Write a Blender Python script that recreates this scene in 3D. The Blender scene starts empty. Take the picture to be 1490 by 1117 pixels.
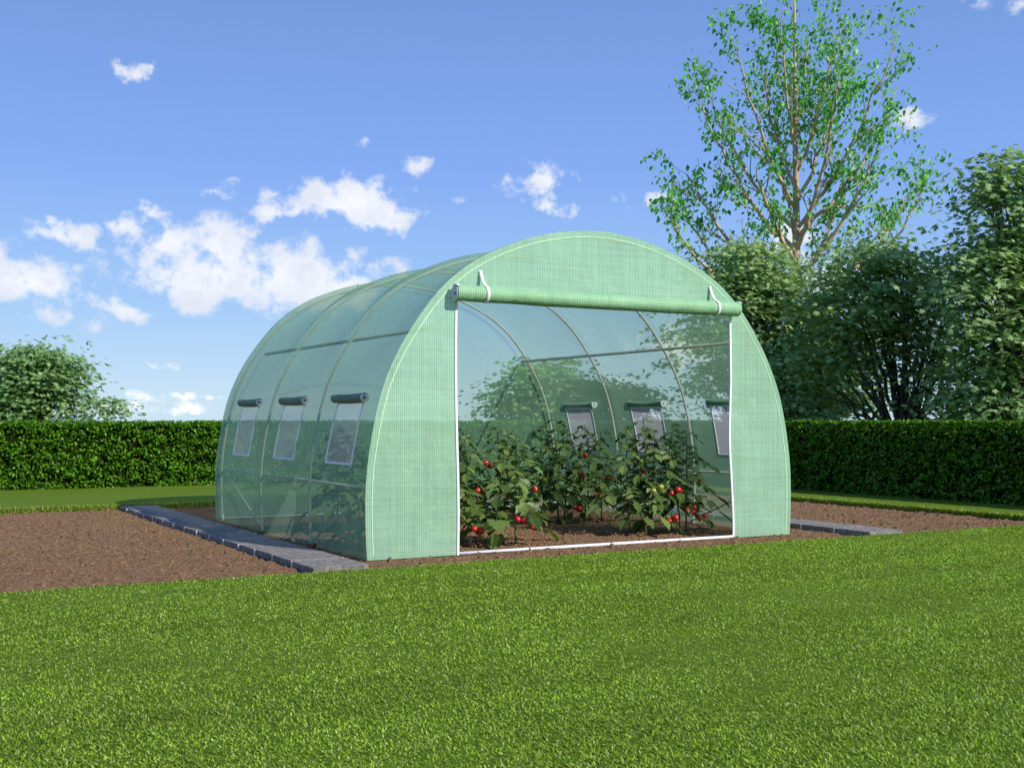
import bpy, math, random
import numpy as np
from mathutils import Vector, Matrix, noise as mnoise

C = bpy.context.scene.collection
sc = bpy.context.scene
R = math.radians

# ------------------------------------------------------------------ camera
# world: x runs along the tunnel's front, y into its depth, z up; the front left foot is the origin
cam_d = bpy.data.cameras.new("camera")
cam = bpy.data.objects.new("camera", cam_d)
C.objects.link(cam)
CAM = Vector((-3.217, -7.816, 1.0))
YAW = R(29.41)
cam.location = CAM
cam.rotation_euler = (R(90), 0, -YAW)
cam_d.sensor_width = 36
cam_d.lens = 41.27
cam_d.shift_y = 0.0359
cam_d.clip_end = 2000
cam_d.clip_start = 0.05
sc.camera = cam

# ------------------------------------------------------------------ sun + sky
SUN = Vector((0.57, -1.27, 1.0)).normalized()
sd = bpy.data.lights.new("sun", 'SUN')
sd.energy = 5.0
sd.angle = R(0.5)
sd.color = (1.0, 0.95, 0.86)
so = bpy.data.objects.new("sun", sd)
so.rotation_euler = (-SUN).to_track_quat('-Z', 'Y').to_euler()
so.location = (8, -14, 14)
C.objects.link(so)

world = bpy.data.worlds.new("World")
sc.world = world
world.use_nodes = True
SKY_STRENGTH = 0.10


class NT:
    """small helper around a node tree"""
    def __init__(s, tree):
        s.t = tree
        s.n = tree.nodes
        s.l = tree.links

    def node(s, typ, **kw):
        n = s.n.new(typ)
        ins = kw.pop('ins', {})
        for k, v in kw.items():
            setattr(n, k, v)
        for k, v in ins.items():
            s.set(n, k, v)
        return n

    def set(s, n, k, v):
        sock = n.inputs[k]
        if hasattr(v, 'is_output'):
            s.l.new(v, sock)
        else:
            sock.default_value = v

    def math(s, op, a, b=None, c=None, clamp=False):
        n = s.n.new('ShaderNodeMath')
        n.operation = op
        n.use_clamp = clamp
        s.set(n, 0, a)
        if b is not None:
            s.set(n, 1, b)
        if c is not None:
            s.set(n, 2, c)
        return n.outputs[0]

    def vmath(s, op, a, b=None):
        n = s.n.new('ShaderNodeVectorMath')
        n.operation = op
        s.set(n, 0, a)
        if b is not None:
            s.set(n, 1, b)
        return n.outputs['Value'] if op in ('LENGTH', 'DOT_PRODUCT') else n.outputs[0]

    def mix(s, f, a, b, blend='MIX'):
        n = s.n.new('ShaderNodeMix')
        n.data_type = 'RGBA'
        n.blend_type = blend
        s.set(n, 0, f)
        s.set(n, 6, a)
        s.set(n, 7, b)
        return n.outputs[2]

    def maprange(s, v, a, b, c=0.0, d=1.0, interp='LINEAR'):
        n = s.n.new('ShaderNodeMapRange')
        n.interpolation_type = interp
        s.set(n, 0, v)
        for i, x in enumerate((a, b, c, d)):
            n.inputs[1 + i].default_value = x
        return n.outputs[0]

    def noise(s, vec, scale, detail=4, rough=0.55, dist=0.0):
        n = s.n.new('ShaderNodeTexNoise')
        if vec is not None:
            s.l.new(vec, n.inputs['Vector'])
        n.inputs['Scale'].default_value = scale
        n.inputs['Detail'].default_value = detail
        n.inputs['Roughness'].default_value = rough
        n.inputs['Distortion'].default_value = dist
        return n.outputs['Fac'], n.outputs['Color']


def build_world():
    t = NT(world.node_tree)
    t.n.clear()
    out = t.node('ShaderNodeOutputWorld')
    bg = t.node('ShaderNodeBackground')
    t.l.new(bg.outputs[0], out.inputs[0])
    sky = t.node('ShaderNodeTexSky', sky_type='NISHITA', sun_disc=False)
    sky.sun_elevation = math.asin(SUN.z)
    sky.sun_rotation = math.atan2(SUN.x, SUN.y)
    sky.air_density = 1.0
    sky.dust_density = 0.6
    sky.ozone_density = 2.2
    tc = t.node('ShaderNodeTexCoord')
    d = tc.outputs['Generated']
    sep = t.node('ShaderNodeSeparateXYZ')
    t.l.new(d, sep.inputs[0])
    # clouds live at fixed compass bearings and elevations
    az = t.math('ARCTAN2', sep.outputs[0], sep.outputs[1])
    el = t.math('ARCSINE', sep.outputs[2])
    comb = t.node('ShaderNodeCombineXYZ')
    t.l.new(az, comb.inputs[0])
    t.l.new(el, comb.inputs[1])
    p0 = comb.outputs[0]
    warp = t.node('ShaderNodeTexNoise')
    warp.inputs['Scale'].default_value = 26
    warp.inputs['Detail'].default_value = 6
    warp.inputs['Roughness'].default_value = 0.62
    t.l.new(p0, warp.inputs['Vector'])
    w1 = t.vmath('SUBTRACT', warp.outputs['Color'], (0.5, 0.5, 0.5))
    w1 = t.vmath('MULTIPLY', w1, (0.066, 0.036, 0.0))
    p = t.vmath('ADD', p0, w1)
    fine, _ = t.noise(p0, 34, 9, 0.63)
    # (px, py, half width px, half height px, strength) measured on the photograph
    clouds = [
        (196, 106, 30, 13, .62), (312, 275, 34, 13, .55), (398, 304, 48, 17, .85), (510, 296, 92, 34, 1.0),
        (560, 315, 50, 22, .9), (600, 250, 30, 17, .5), (395, 272, 18, 14, .4), (220, 312, 34, 15, .8),
        (178, 330, 26, 26, .7), (90, 345, 62, 18, .75), (45, 408, 80, 32, 1.0), (105, 425, 40, 14, .7), (10, 400, 50, 22, .9),
        (238, 356, 55, 30, .9), (318, 368, 62, 46, .95), (300, 405, 140, 44, .85), (425, 405, 150, 46, .9),
        (490, 415, 75, 38, .9), (360, 385, 120, 44, .7), (182, 449, 46, 13, .75), (105, 456, 50, 16, .5), (42, 469, 22, 6, .4),
        (150, 412, 26, 14, .45), (795, 268, 38, 27, .85), (812, 298, 32, 15, .8), (735, 263, 22, 13, .4),
        (945, 290, 44, 15, .55), (625, 305, 18, 9, .4), (650, 293, 14, 9, .4), (1325, 170, 34, 12, .6),
        (222, 529, 34, 7, .7), (252, 577, 48, 9, .7), (315, 578, 32, 8, .7), (170, 596, 50, 11, .8), (265, 597, 30, 7, .6),
        (530, 212, 14, 8, .25), (690, 125, 14, 6, .25), (1480, 15, 24, 12, .4), (1410, 10, 30, 9, .25),
        (1150, 345, 60, 22, .8), (1215, 400, 60, 30, .8), (1560, 420, 90, 30, .8), (1020, 500, 110, 30, .8), (-90, 380, 90, 40, 1.), (905, 580, 60, 20, .7),
    ]
    acc = None
    under = None
    for (px, py, hw, hh, st) in clouds:
        x, y = (px - 745) / 1708.0, (612 - py) / 1708.0
        a = math.atan(x) + YAW
        e = math.atan2(y, math.hypot(1, x))
        sw, sh = hw / 1708.0 * 1.32, hh / 1708.0 * 1.40
        q = t.vmath('SUBTRACT', p, (a, e, 0))
        q = t.vmath('MULTIPLY', q, (1 / sw, 1 / sh, 0))
        ln = t.vmath('LENGTH', q)
        v = t.math('MULTIPLY_ADD', ln, -st, st)
        acc = v if acc is None else t.math('SMOOTH_MAX', acc, v, 0.25)
        if hh >= 26:
            sq = t.node('ShaderNodeSeparateXYZ')
            t.l.new(q, sq.inputs[0])
            uv = t.math('MULTIPLY', t.math('SUBTRACT', -0.05, sq.outputs[1]), v)
            under = uv if under is None else t.math('MAXIMUM', under, uv)
    dens = t.math('ADD', acc, t.math('MULTIPLY_ADD', fine, 2.7, -1.45))
    cover = t.math('MULTIPLY', t.maprange(dens, 0.02, 0.66, 0, 1, 'SMOOTHSTEP'), t.maprange(acc, 0.0, 0.12, 0, 1))
    cover = t.math('MULTIPLY', cover, 0.97)
    # skyward colour: the physical sky, graded a little bluer as the photograph is
    ramp = t.node('ShaderNodeValToRGB')
    cr = ramp.color_ramp
    stops = [(-0.02, (.60, .80, .97)), (0.01, (.62, .82, .98)), (0.05, (.49, .71, .98)), (0.095, (.37, .61, .98)), (0.209, (.235, .43, .95)), (0.339, (.180, .340, .76)), (1.0, (.10, .24, .58))]
    while len(cr.elements) < len(stops):
        cr.elements.new(0.5)
    for e_, (p_, c_) in zip(cr.elements, stops):
        e_.position = (p_ + 0.02) / 1.02
        e_.color = (*c_, 1)
    t.l.new(t.maprange(el, -0.02, 1.0), ramp.inputs[0])
    graded = t.mix(1.0, ramp.outputs[0], (10, 10, 10, 1), 'MULTIPLY')
    skyc = t.mix(0.9, sky.outputs[0], graded)
    shade = t.maprange(under, 0.02, 0.30, 0, 1, 'SMOOTHSTEP')
    shade = t.math('MULTIPLY', shade, t.maprange(fine, 0.3, 0.65))
    cl = t.mix(shade, (10.8, 10.8, 11.0, 1), (7.8, 8.2, 9.3, 1))
    col = t.mix(cover, skyc, cl)
    t.l.new(col, bg.inputs[0])
    bg.inputs[1].default_value = SKY_STRENGTH


build_world()
sc.view_settings.view_transform = 'Standard'
sc.view_settings.look = 'None'
sc.view_settings.exposure = 0.0
sc.view_settings.gamma = 1.0
try:
    sc.cycles.max_bounces = 8
    sc.cycles.transparent_max_bounces = 24
    sc.cycles.caustics_reflective = False
    sc.cycles.caustics_refractive = False
    sc.cycles.sample_clamp_indirect = 6
except Exception:
    pass


# ------------------------------------------------------------------ mesh helpers
class MB:
    """collects vertices and faces and links them as ONE mesh object"""
    def __init__(s):
        s.v = []
        s.li = []
        s.lc = []
        s.mi = []
        s.uv = []
        s.n = 0
        s.has_uv = False

    def add(s, verts, faces, mi=0, uv=None):
        verts = np.asarray(verts, dtype=np.float64).reshape(-1, 3)
        if isinstance(faces, np.ndarray):
            s.li.append((faces + s.n).ravel())
            s.lc.append(np.full(len(faces), faces.shape[1]))
            nf = len(faces)
        else:
            s.li.append(np.array([i for f in faces for i in f], dtype=np.int64) + s.n)
            s.lc.append(np.array([len(f) for f in faces]))
            nf = len(faces)
        s.mi.append(np.full(nf, mi))
        s.v.append(verts)
        if uv is None:
            uv = np.zeros((len(verts), 2))
        else:
            s.has_uv = True
        s.uv.append(np.asarray(uv).reshape(-1, 2))
        s.n += len(verts)

    def build(s, name, mats, parent=None, smooth=False):
        me = bpy.data.meshes.new(name)
        v = np.concatenate(s.v)
        li = np.concatenate(s.li).astype(np.int32)
        lc = np.concatenate(s.lc).astype(np.int32)
        me.vertices.add(len(v))
        me.vertices.foreach_set('co', v.astype(np.float32).ravel())
        me.loops.add(len(li))
        me.loops.foreach_set('vertex_index', li)
        me.polygons.add(len(lc))
        st = np.zeros(len(lc), dtype=np.int32)
        st[1:] = np.cumsum(lc)[:-1]
        me.polygons.foreach_set('loop_start', st)
        me.polygons.foreach_set('material_index', np.concatenate(s.mi).astype(np.int32))
        me.polygons.foreach_set('use_smooth', np.full(len(lc), smooth))
        if s.has_uv:
            ul = me.uv_layers.new(name='UVMap')
            ul.data.foreach_set('uv', np.concatenate(s.uv)[li].astype(np.float32).ravel())
        me.update(calc_edges=True)
        me.validate()
        if not isinstance(mats, (list, tuple)):
            mats = [mats]
        for m in mats:
            me.materials.append(m)
        o = bpy.data.objects.new(name, me)
        C.objects.link(o)
        if parent is not None:
            o.parent = parent
        return o

    def grid(s, P, mi=0, uv=None, closed=False):
        """P: (nr, nc, 3)"""
        P = np.asarray(P, dtype=float)
        nr, nc = P.shape[:2]
        idx = np.arange(nr * nc).reshape(nr, nc)
        if closed:
            nxt = np.roll(idx, -1, axis=1)
            a, b, c, d = idx[:-1], nxt[:-1], nxt[1:], idx[1:]
        else:
            a, b, c, d = idx[:-1, :-1], idx[:-1, 1:], idx[1:, 1:], idx[1:, :-1]
        f = np.stack([a.ravel(), b.ravel(), c.ravel(), d.ravel()], axis=1)
        s.add(P.reshape(-1, 3), f, mi, None if uv is None else np.asarray(uv).reshape(-1, 2))

    def tube(s, pts, rad, seg=8, mi=0, caps=True, uvlen=False):
        pts = np.asarray(pts, dtype=float)
        n = len(pts)
        rad = np.broadcast_to(np.asarray(rad, dtype=float), (n,))
        tg = np.gradient(pts, axis=0)
        tg /= np.maximum(np.linalg.norm(tg, axis=1, keepdims=True), 1e-9)
        up = np.array([0, 0, 1.0]) if abs(tg[0][2]) < 0.9 else np.array([1.0, 0, 0])
        nrm = np.cross(tg[0], up)
        nrm /= np.linalg.norm(nrm)
        rows = []
        ang = np.linspace(0, 2 * np.pi, seg, endpoint=False)
        for i in range(n):
            nrm = nrm - tg[i] * np.dot(nrm, tg[i])
            nrm /= max(np.linalg.norm(nrm), 1e-9)
            bi = np.cross(tg[i], nrm)
            rows.append(pts[i] + rad[i] * (np.cos(ang)[:, None] * nrm + np.sin(ang)[:, None] * bi))
        rows = np.array(rows)
        s.grid(rows, mi, closed=True)
        if caps:
            base = s.n - n * seg
            s.li.append(np.arange(seg)[::-1] + base)
            s.li.append(np.arange(seg) + base + (n - 1) * seg)
            s.lc.append(np.array([seg, seg]))
            s.mi.append(np.array([mi, mi]))

    def box(s, lo, hi, mi=0, bevel=0):
        x0, y0, z0 = lo
        x1, y1, z1 = hi
        if bevel:
            b = bevel
            V = []
            for z, i in ((z0, 0), (z1 - b, 0), (z1, b)):
                V += [(x0 + i, y0 + i, z), (x1 - i, y0 + i, z), (x1 - i, y1 - i, z), (x0 + i, y1 - i, z)]
            F = [(0, 3, 2, 1), (8, 9, 10, 11)]
            for k in (0, 4):
                for i in range(4):
                    j = (i + 1) % 4
                    F.append((k + i, k + j, k + 4 + j, k + 4 + i))
            s.add(V, F, mi)
            return
        V = [(x, y, z) for z in (z0, z1) for x, y in ((x0, y0), (x1, y0), (x1, y1), (x0, y1))]
        s.add(V, [(0, 3, 2, 1), (4, 5, 6, 7), (0, 1, 5, 4), (1, 2, 6, 5), (2, 3, 7, 6), (3, 0, 4, 7)], mi)

    def batch(s, tv, tf, pos, M, scale, mi=0):
        """many copies of one template: pos (N,3), M (N,3,3), scale (N,)"""
        tv = np.asarray(tv, dtype=float)
        N = len(pos)
        k = len(tv)
        V = np.einsum('nij,kj->nki', M, tv) * np.asarray(scale)[:, None, None] + np.asarray(pos)[:, None, :]
        off = s.n + np.arange(N)[:, None] * k
        for f in tf:
            pass
        li = np.array([i for f in tf for i in f])
        lc = np.array([len(f) for f in tf])
        s.li.append((off + li[None, :]).ravel())
        s.lc.append(np.tile(lc, N))
        s.mi.append(np.full(N * len(tf), mi))
        s.v.append(V.reshape(-1, 3))
        s.uv.append(np.zeros((N * k, 2)))
        s.n += N * k


def unit(a):
    return a / np.maximum(np.linalg.norm(a, axis=-1, keepdims=True), 1e-9)


def frames(axis, normal):
    """rotation matrices whose local y = axis (leaf length) and local z ~ normal"""
    y = unit(axis)
    z = unit(normal - y * np.sum(normal * y, axis=1, keepdims=True))
    x = np.cross(y, z)
    return np.stack([x, y, z], axis=2)


def tag(o, label=None, cat=None, group=None, kind=None):
    if label:
        o['label'] = label
    if cat:
        o['category'] = cat
    if group:
        o['group'] = group
    if kind:
        o['kind'] = kind
    return o


def empty(name, loc=(0, 0, 0)):
    o = bpy.data.objects.new(name, None)
    o.empty_display_size = 0.2
    o.location = loc
    C.objects.link(o)
    return o


FWD = np.array([math.sin(YAW), math.cos(YAW)])
RGT = np.array([math.cos(YAW), -math.sin(YAW)])


def spot(px, dist):
    """ground position seen at a column of the photograph at a given depth"""
    t = (px - 745) / 1708.0
    p = np.array([CAM.x, CAM.y]) + FWD * dist + RGT * (t * dist)
    return float(p[0]), float(p[1])


# ------------------------------------------------------------------ materials
def mat(name):
    m = bpy.data.materials.new(name)
    m.use_nodes = True
    t = NT(m.node_tree)
    t.n.clear()
    out = t.node('ShaderNodeOutputMaterial')
    return m, t, out


def principled(name, col, rough=0.6, metal=0.0, spec=0.5, var=None, bump=None):
    m, t, out = mat(name)
    b = t.node('ShaderNodeBsdfPrincipled')
    b.inputs['Roughness'].default_value = rough
    b.inputs['Metallic'].default_value = metal
    b.inputs['Specular IOR Level'].default_value = spec
    t.l.new(b.outputs[0], out.inputs[0])
    tc = t.node('ShaderNodeTexCoord')
    if var:
        scale, lo, hi = var
        f, _ = t.noise(tc.outputs['Object'], scale, 5)
        f = t.maprange(f, 0.3, 0.7)
        c = t.mix(f, tuple(x * lo for x in col) + (1,), tuple(x * hi for x in col) + (1,))
        t.l.new(c, b.inputs['Base Color'])
    else:
        b.inputs['Base Color'].default_value = (*col, 1)
    if bump:
        scale, strength, dist = bump
        f, _ = t.noise(tc.outputs['Object'], scale, 5)
        bn = t.node('ShaderNodeBump')
        bn.inputs['Strength'].default_value = strength
        bn.inputs['Distance'].default_value = dist
        t.l.new(f, bn.inputs['Height'])
        t.l.new(bn.outputs[0], b.inputs['Normal'])
    return m


def leaf_mat(name, c0, c1, trans=0.35, rough=0.45, spec=0.4, tcol=None, straw=None, patch=None):
    """leaf: colour differs from leaf to leaf, some light passes through"""
    m, t, out = mat(name)
    g = t.node('ShaderNodeNewGeometry')
    r = g.outputs['Random Per Island']
    c = t.mix(r, (*c0, 1), (*c1, 1))
    if straw:
        c = t.mix(t.maprange(t.math('FRACT', t.math('MULTIPLY', r, 37.0)), 0.86, 1.0, 0, 0.8), c, (*straw, 1))
    if patch:
        tc = t.node('ShaderNodeTexCoord')
        mp = t.node('ShaderNodeMapping')
        mp.inputs['Scale'].default_value = (0.55, 1.5, 1)
        t.l.new(tc.outputs['Object'], mp.inputs[0])
        f1, _ = t.noise(mp.outputs[0], 1.3, 5, 0.65)
        f2, _ = t.noise(mp.outputs[0], 14.0, 3, 0.6)
        f = t.math('MULTIPLY_ADD', f1, 0.6, t.math('MULTIPLY', f2, 0.4))
        hv = t.node('ShaderNodeHueSaturation')
        t.l.new(c, hv.inputs['Color'])
        t.l.new(t.maprange(f, 0.36, 0.64, *patch), hv.inputs['Value'])
        c = hv.outputs[0]
    b = t.node('ShaderNodeBsdfPrincipled')
    b.inputs['Roughness'].default_value = rough
    b.inputs['Specular IOR Level'].default_value = spec
    t.l.new(c, b.inputs['Base Color'])
    tr = t.node('ShaderNodeBsdfTranslucent')
    c2 = t.mix(1.0, c, (*(tcol or (1.25, 1.3, 0.6)), 1), 'MULTIPLY')
    t.l.new(c2, tr.inputs['Color'])
    mx = t.node('ShaderNodeMixShader')
    mx.inputs[0].default_value = trans
    t.l.new(b.outputs[0], mx.inputs[1])
    t.l.new(tr.outputs[0], mx.inputs[2])
    t.l.new(mx.outputs[0], out.inputs[0])
    return m


CELL = 0.0152


def fabric_mat(name, opacity=0.49, cell=(0.50, 0.78, 0.52), line=(0.20, 0.40, 0.25), lineop=0.62, trans=0.35, tint=(0.93, 0.97, 0.92), seed=0.0):
    """woven greenhouse sheeting: pale green film with a darker reinforcing grid, partly see-through"""
    m, t, out = mat(name)
    uv = t.node('ShaderNodeUVMap')
    tc = t.node('ShaderNodeTexCoord')
    sep = t.node('ShaderNodeSeparateXYZ')
    t.l.new(uv.outputs[0], sep.inputs[0])
    ls = []
    for i in (0, 1):
        fr = t.math('FRACT', t.math('DIVIDE', sep.outputs[i], CELL))
        ls.append(t.math('LESS_THAN', fr, 0.24))
    grid = t.math('MAXIMUM', ls[0], ls[1])
    # the weave is a little uneven, thread by thread, and the film slightly blotchy
    mp = t.node('ShaderNodeMapping')
    mp.inputs['Scale'].default_value = (38, 1.2, 1)
    mp.inputs['Location'].default_value = (seed, seed, 0)
    t.l.new(uv.outputs[0], mp.inputs[0])
    f1, _ = t.noise(mp.outputs[0], 1.0, 3)
    mp2 = t.node('ShaderNodeMapping')
    mp2.inputs['Scale'].default_value = (1.2, 38, 1)
    t.l.new(uv.outputs[0], mp2.inputs[0])
    f2, _ = t.noise(mp2.outputs[0], 1.0, 3)
    f3, _ = t.noise(tc.outputs['Object'], 3.5, 5)
    var = t.math('MULTIPLY_ADD', t.math('ADD', f1, f2), 0.5, t.math('MULTIPLY', f3, 0.45))
    var = t.maprange(var, 0.52, 0.93, 0.82, 1.12)
    c = t.mix(grid, (*cell, 1), (*line, 1))
    hv = t.node('ShaderNodeHueSaturation')
    t.l.new(c, hv.inputs['Color'])
    t.l.new(var, hv.inputs['Value'])
    c = hv.outputs[0]
    # small creases
    mp4 = t.node('ShaderNodeMapping')
    mp4.inputs['Scale'].default_value = (1.0, 1.0, 0.4)
    t.l.new(tc.outputs['Object'], mp4.inputs[0])
    f4, _ = t.noise(mp4.outputs[0], 9.0, 6, 0.6, 1.2)
    bn = t.node('ShaderNodeBump')
    bn.inputs['Strength'].default_value = 0.55
    bn.inputs['Distance'].default_value = 0.02
    t.l.new(f4, bn.inputs['Height'])
    b = t.node('ShaderNodeBsdfPrincipled')
    b.inputs['Roughness'].default_value = 0.55
    b.inputs['Specular IOR Level'].default_value = 0.25
    t.l.new(c, b.inputs['Base Color'])
    t.l.new(bn.outputs[0], b.inputs['Normal'])
    tr = t.node('ShaderNodeBsdfTranslucent')
    t.l.new(c, tr.inputs['Color'])
    m1 = t.node('ShaderNodeMixShader')
    m1.inputs[0].default_value = trans
    t.l.new(b.outputs[0], m1.inputs[1])
    t.l.new(tr.outputs[0], m1.inputs[2])
    tp = t.node('ShaderNodeBsdfTransparent')
    tp.inputs[0].default_value = (*tint, 1)
    op = t.maprange(grid, 0, 1, opacity, lineop)
    m2 = t.node('ShaderNodeMixShader')
    t.l.new(op, m2.inputs[0])
    t.l.new(tp.outputs[0], m2.inputs[1])
    t.l.new(m1.outputs[0], m2.inputs[2])
    t.l.new(m2.outputs[0], out.inputs[0])
    return m


def pane_mat():
    m, t, out = mat('insect_net')
    b = t.node('ShaderNodeBsdfDiffuse')
    b.inputs[0].default_value = (0.74, 0.76, 0.75, 1)
    tr = t.node('ShaderNodeBsdfTranslucent')
    tr.inputs[0].default_value = (0.80, 0.80, 0.82, 1)
    m1 = t.node('ShaderNodeMixShader')
    m1.inputs[0].default_value = 0.5
    t.l.new(b.outputs[0], m1.inputs[1])
    t.l.new(tr.outputs[0], m1.inputs[2])
    tp = t.node('ShaderNodeBsdfTransparent')
    tp.inputs[0].default_value = (0.95, 0.96, 1.0, 1)
    m2 = t.node('ShaderNodeMixShader')
    m2.inputs[0].default_value = 0.50
    t.l.new(tp.outputs[0], m2.inputs[1])
    t.l.new(m1.outputs[0], m2.inputs[2])
    t.l.new(m2.outputs[0], out.inputs[0])
    return m


def soil_mat():
    m, t, out = mat('tilled_soil')
    tc = t.node('ShaderNodeTexCoord')
    o = tc.outputs['Object']
    mp = t.node('ShaderNodeMapping')
    mp.inputs['Rotation'].default_value = (0, 0, R(20))
    mp.inputs['Scale'].default_value = (1.0, 1.8, 1.0)
    t.l.new(o, mp.inputs[0])
    f1, _ = t.noise(mp.outputs[0], 30, 8, 0.70, 0.5)
    f2, _ = t.noise(o, 1.5, 4)
    f3, _ = t.noise(o, 190, 3, 0.7)
    v = t.node('ShaderNodeTexVoronoi')
    v.inputs['Scale'].default_value = 60
    t.l.new(mp.outputs[0], v.inputs['Vector'])
    c = t.mix(t.maprange(f1, 0.36, 0.64), (0.110, 0.058, 0.028, 1), (0.520, 0.315, 0.172, 1))
    c = t.mix(t.maprange(f2, 0.3, 0.7, 0, 0.35), c, (0.25, 0.145, 0.088, 1))
    c = t.mix(t.maprange(f3, 0.60, 0.74, 0, 0.8), c, (0.60, 0.44, 0.30, 1))
    c = t.mix(t.maprange(f3, 0.44, 0.32, 0, 0.75), c, (0.045, 0.025, 0.016, 1))  # dark specks: shadow in the soil's pits, put into the colour
    b = t.node('ShaderNodeBsdfPrincipled')
    b.inputs['Roughness'].default_value = 0.95
    b.inputs['Specular IOR Level'].default_value = 0.1
    t.l.new(c, b.inputs['Base Color'])
    h = t.math('ADD', t.math('MULTIPLY', f1, 1.0), t.math('MULTIPLY', v.outputs['Distance'], -0.5))
    h = t.math('ADD', h, t.math('MULTIPLY', f3, 0.25))
    bn = t.node('ShaderNodeBump')
    bn.inputs['Strength'].default_value = 1.0
    bn.inputs['Distance'].default_value = 0.035
    t.l.new(h, bn.inputs['Height'])
    t.l.new(bn.outputs[0], b.inputs['Normal'])
    t.l.new(b.outputs[0], out.inputs[0])
    return m


def lawn_mat():
    m, t, out = mat('lawn_turf')
    tc = t.node('ShaderNodeTexCoord')
    o = tc.outputs['Object']
    f1, _ = t.noise(o, 90, 6, 0.7)
    f2, _ = t.noise(o, 0.9, 4)
    mp = t.node('ShaderNodeMapping')
    mp.inputs['Scale'].default_value = (1.0, 6.0, 1.0)
    t.l.new(o, mp.inputs[0])
    f4, _ = t.noise(mp.outputs[0], 2.2, 5)
    c = t.mix(t.maprange(f1, 0.3, 0.7), (0.055, 0.105, 0.005, 1), (0.165, 0.250, 0.018, 1))
    c = t.mix(t.maprange(f2, 0.35, 0.7, 0, 0.5), c, (0.140, 0.215, 0.018, 1))
    c = t.mix(t.maprange(f4, 0.4, 0.7, 0, 0.45), c, (0.080, 0.165, 0.008, 1))
    b = t.node('ShaderNodeBsdfPrincipled')
    b.inputs['Roughness'].default_value = 0.85
    b.inputs['Specular IOR Level'].default_value = 0.15
    t.l.new(c, b.inputs['Base Color'])
    bn = t.node('ShaderNodeBump')
    bn.inputs['Strength'].default_value = 0.6
    bn.inputs['Distance'].default_value = 0.02
    t.l.new(f1, bn.inputs['Height'])
    t.l.new(bn.outputs[0], b.inputs['Normal'])
    t.l.new(b.outputs[0], out.inputs[0])
    return m


def slab_mat():
    m, t, out = mat('grey_slab')
    tc = t.node('ShaderNodeTexCoord')
    o = tc.outputs['Object']
    f1, _ = t.noise(o, 22, 8, 0.78)
    f3, _ = t.noise(o, 160, 3, 0.7)
    mp = t.node('ShaderNodeMapping')
    mp.inputs['Scale'].default_value = (1.0, 5.0, 1.0)
    mp.inputs['Rotation'].default_value = (0, 0, R(25))
    t.l.new(o, mp.inputs[0])
    f2, _ = t.noise(mp.outputs[0], 5, 6, 0.7, 1.0)
    c = t.mix(t.maprange(f1, 0.36, 0.64), (0.095, 0.083, 0.075, 1), (0.39, 0.35, 0.315, 1))
    c = t.mix(t.maprange(f2, 0.54, 0.68, 0, 0.8), c, (0.045, 0.041, 0.040, 1))
    c = t.mix(t.maprange(f3, 0.64, 0.75, 0, 0.8), c, (0.60, 0.56, 0.52, 1))
    b = t.node('ShaderNodeBsdfPrincipled')
    b.inputs['Roughness'].default_value = 0.85
    t.l.new(c, b.inputs['Base Color'])
    bn = t.node('ShaderNodeBump')
    bn.inputs['Strength'].default_value = 1.0
    bn.inputs['Distance'].default_value = 0.014
    t.l.new(t.math('ADD', f1, f2), bn.inputs['Height'])
    t.l.new(bn.outputs[0], b.inputs['Normal'])
    t.l.new(b.outputs[0], out.inputs[0])
    return m


def bark_mat(name, c0, c1, scale=9):
    m, t, out = mat(name)
    tc = t.node('ShaderNodeTexCoord')
    mp = t.node('ShaderNodeMapping')
    mp.inputs['Scale'].default_value = (1, 1, 0.35)
    t.l.new(tc.outputs['Object'], mp.inputs[0])
    f, _ = t.noise(mp.outputs[0], scale, 7, 0.65)
    c = t.mix(t.maprange(f, 0.35, 0.65), (*c0, 1), (*c1, 1))
    b = t.node('ShaderNodeBsdfPrincipled')
    b.inputs['Roughness'].default_value = 0.85
    t.l.new(c, b.inputs['Base Color'])
    bn = t.node('ShaderNodeBump')
    bn.inputs['Strength'].default_value = 0.6
    bn.inputs['Distance'].default_value = 0.02
    t.l.new(f, bn.inputs['Height'])
    t.l.new(bn.outputs[0], b.inputs['Normal'])
    t.l.new(b.outputs[0], out.inputs[0])
    return m


M_COVER = fabric_mat('green_sheeting')
M_BACK = fabric_mat('green_sheeting_back', opacity=0.37, lineop=0.52, seed=2.2)
M_FRONT = fabric_mat('green_sheeting_front', opacity=0.74, cell=(0.55, 0.84, 0.59), line=(0.22, 0.45, 0.28), lineop=0.86, trans=0.22, seed=3.7)
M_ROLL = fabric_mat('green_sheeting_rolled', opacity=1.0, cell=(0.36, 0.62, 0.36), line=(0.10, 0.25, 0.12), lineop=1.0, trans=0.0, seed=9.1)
M_FLAP = fabric_mat('green_sheeting_flap', opacity=1.0, cell=(0.19, 0.29, 0.19), line=(0.05, 0.10, 0.06), lineop=1.0, trans=0.0, seed=5.3)  # darker copy of the rolled sheeting, window rolls' shade put into the colour
M_HOOP_SHINE = principled('pale_hoop_shine', (0.60, 0.84, 0.56), 0.6, spec=0.3)
M_NET = pane_mat()
M_WHITE = principled('white_tape', (0.80, 0.80, 0.82), 0.6, spec=0.3)
M_STEEL = principled('galvanised_tube', (0.66, 0.62, 0.54), 0.45, 0.12, var=(12, 0.85, 1.12))
M_BOLT = principled('zinc_bolt', (0.75, 0.75, 0.76), 0.3, 0.8)
M_SOIL = soil_mat()
M_LAWN = lawn_mat()
M_SLAB = slab_mat()
M_JOINT = principled('sunlit_joint', (0.80, 0.77, 0.72), 0.9, var=(30, 0.75, 1.1))
M_EDGE = principled('lawn_edge', (0.055, 0.075, 0.018), 0.95, var=(40, 0.5, 1.5), bump=(60, 1.0, 0.02))
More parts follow.
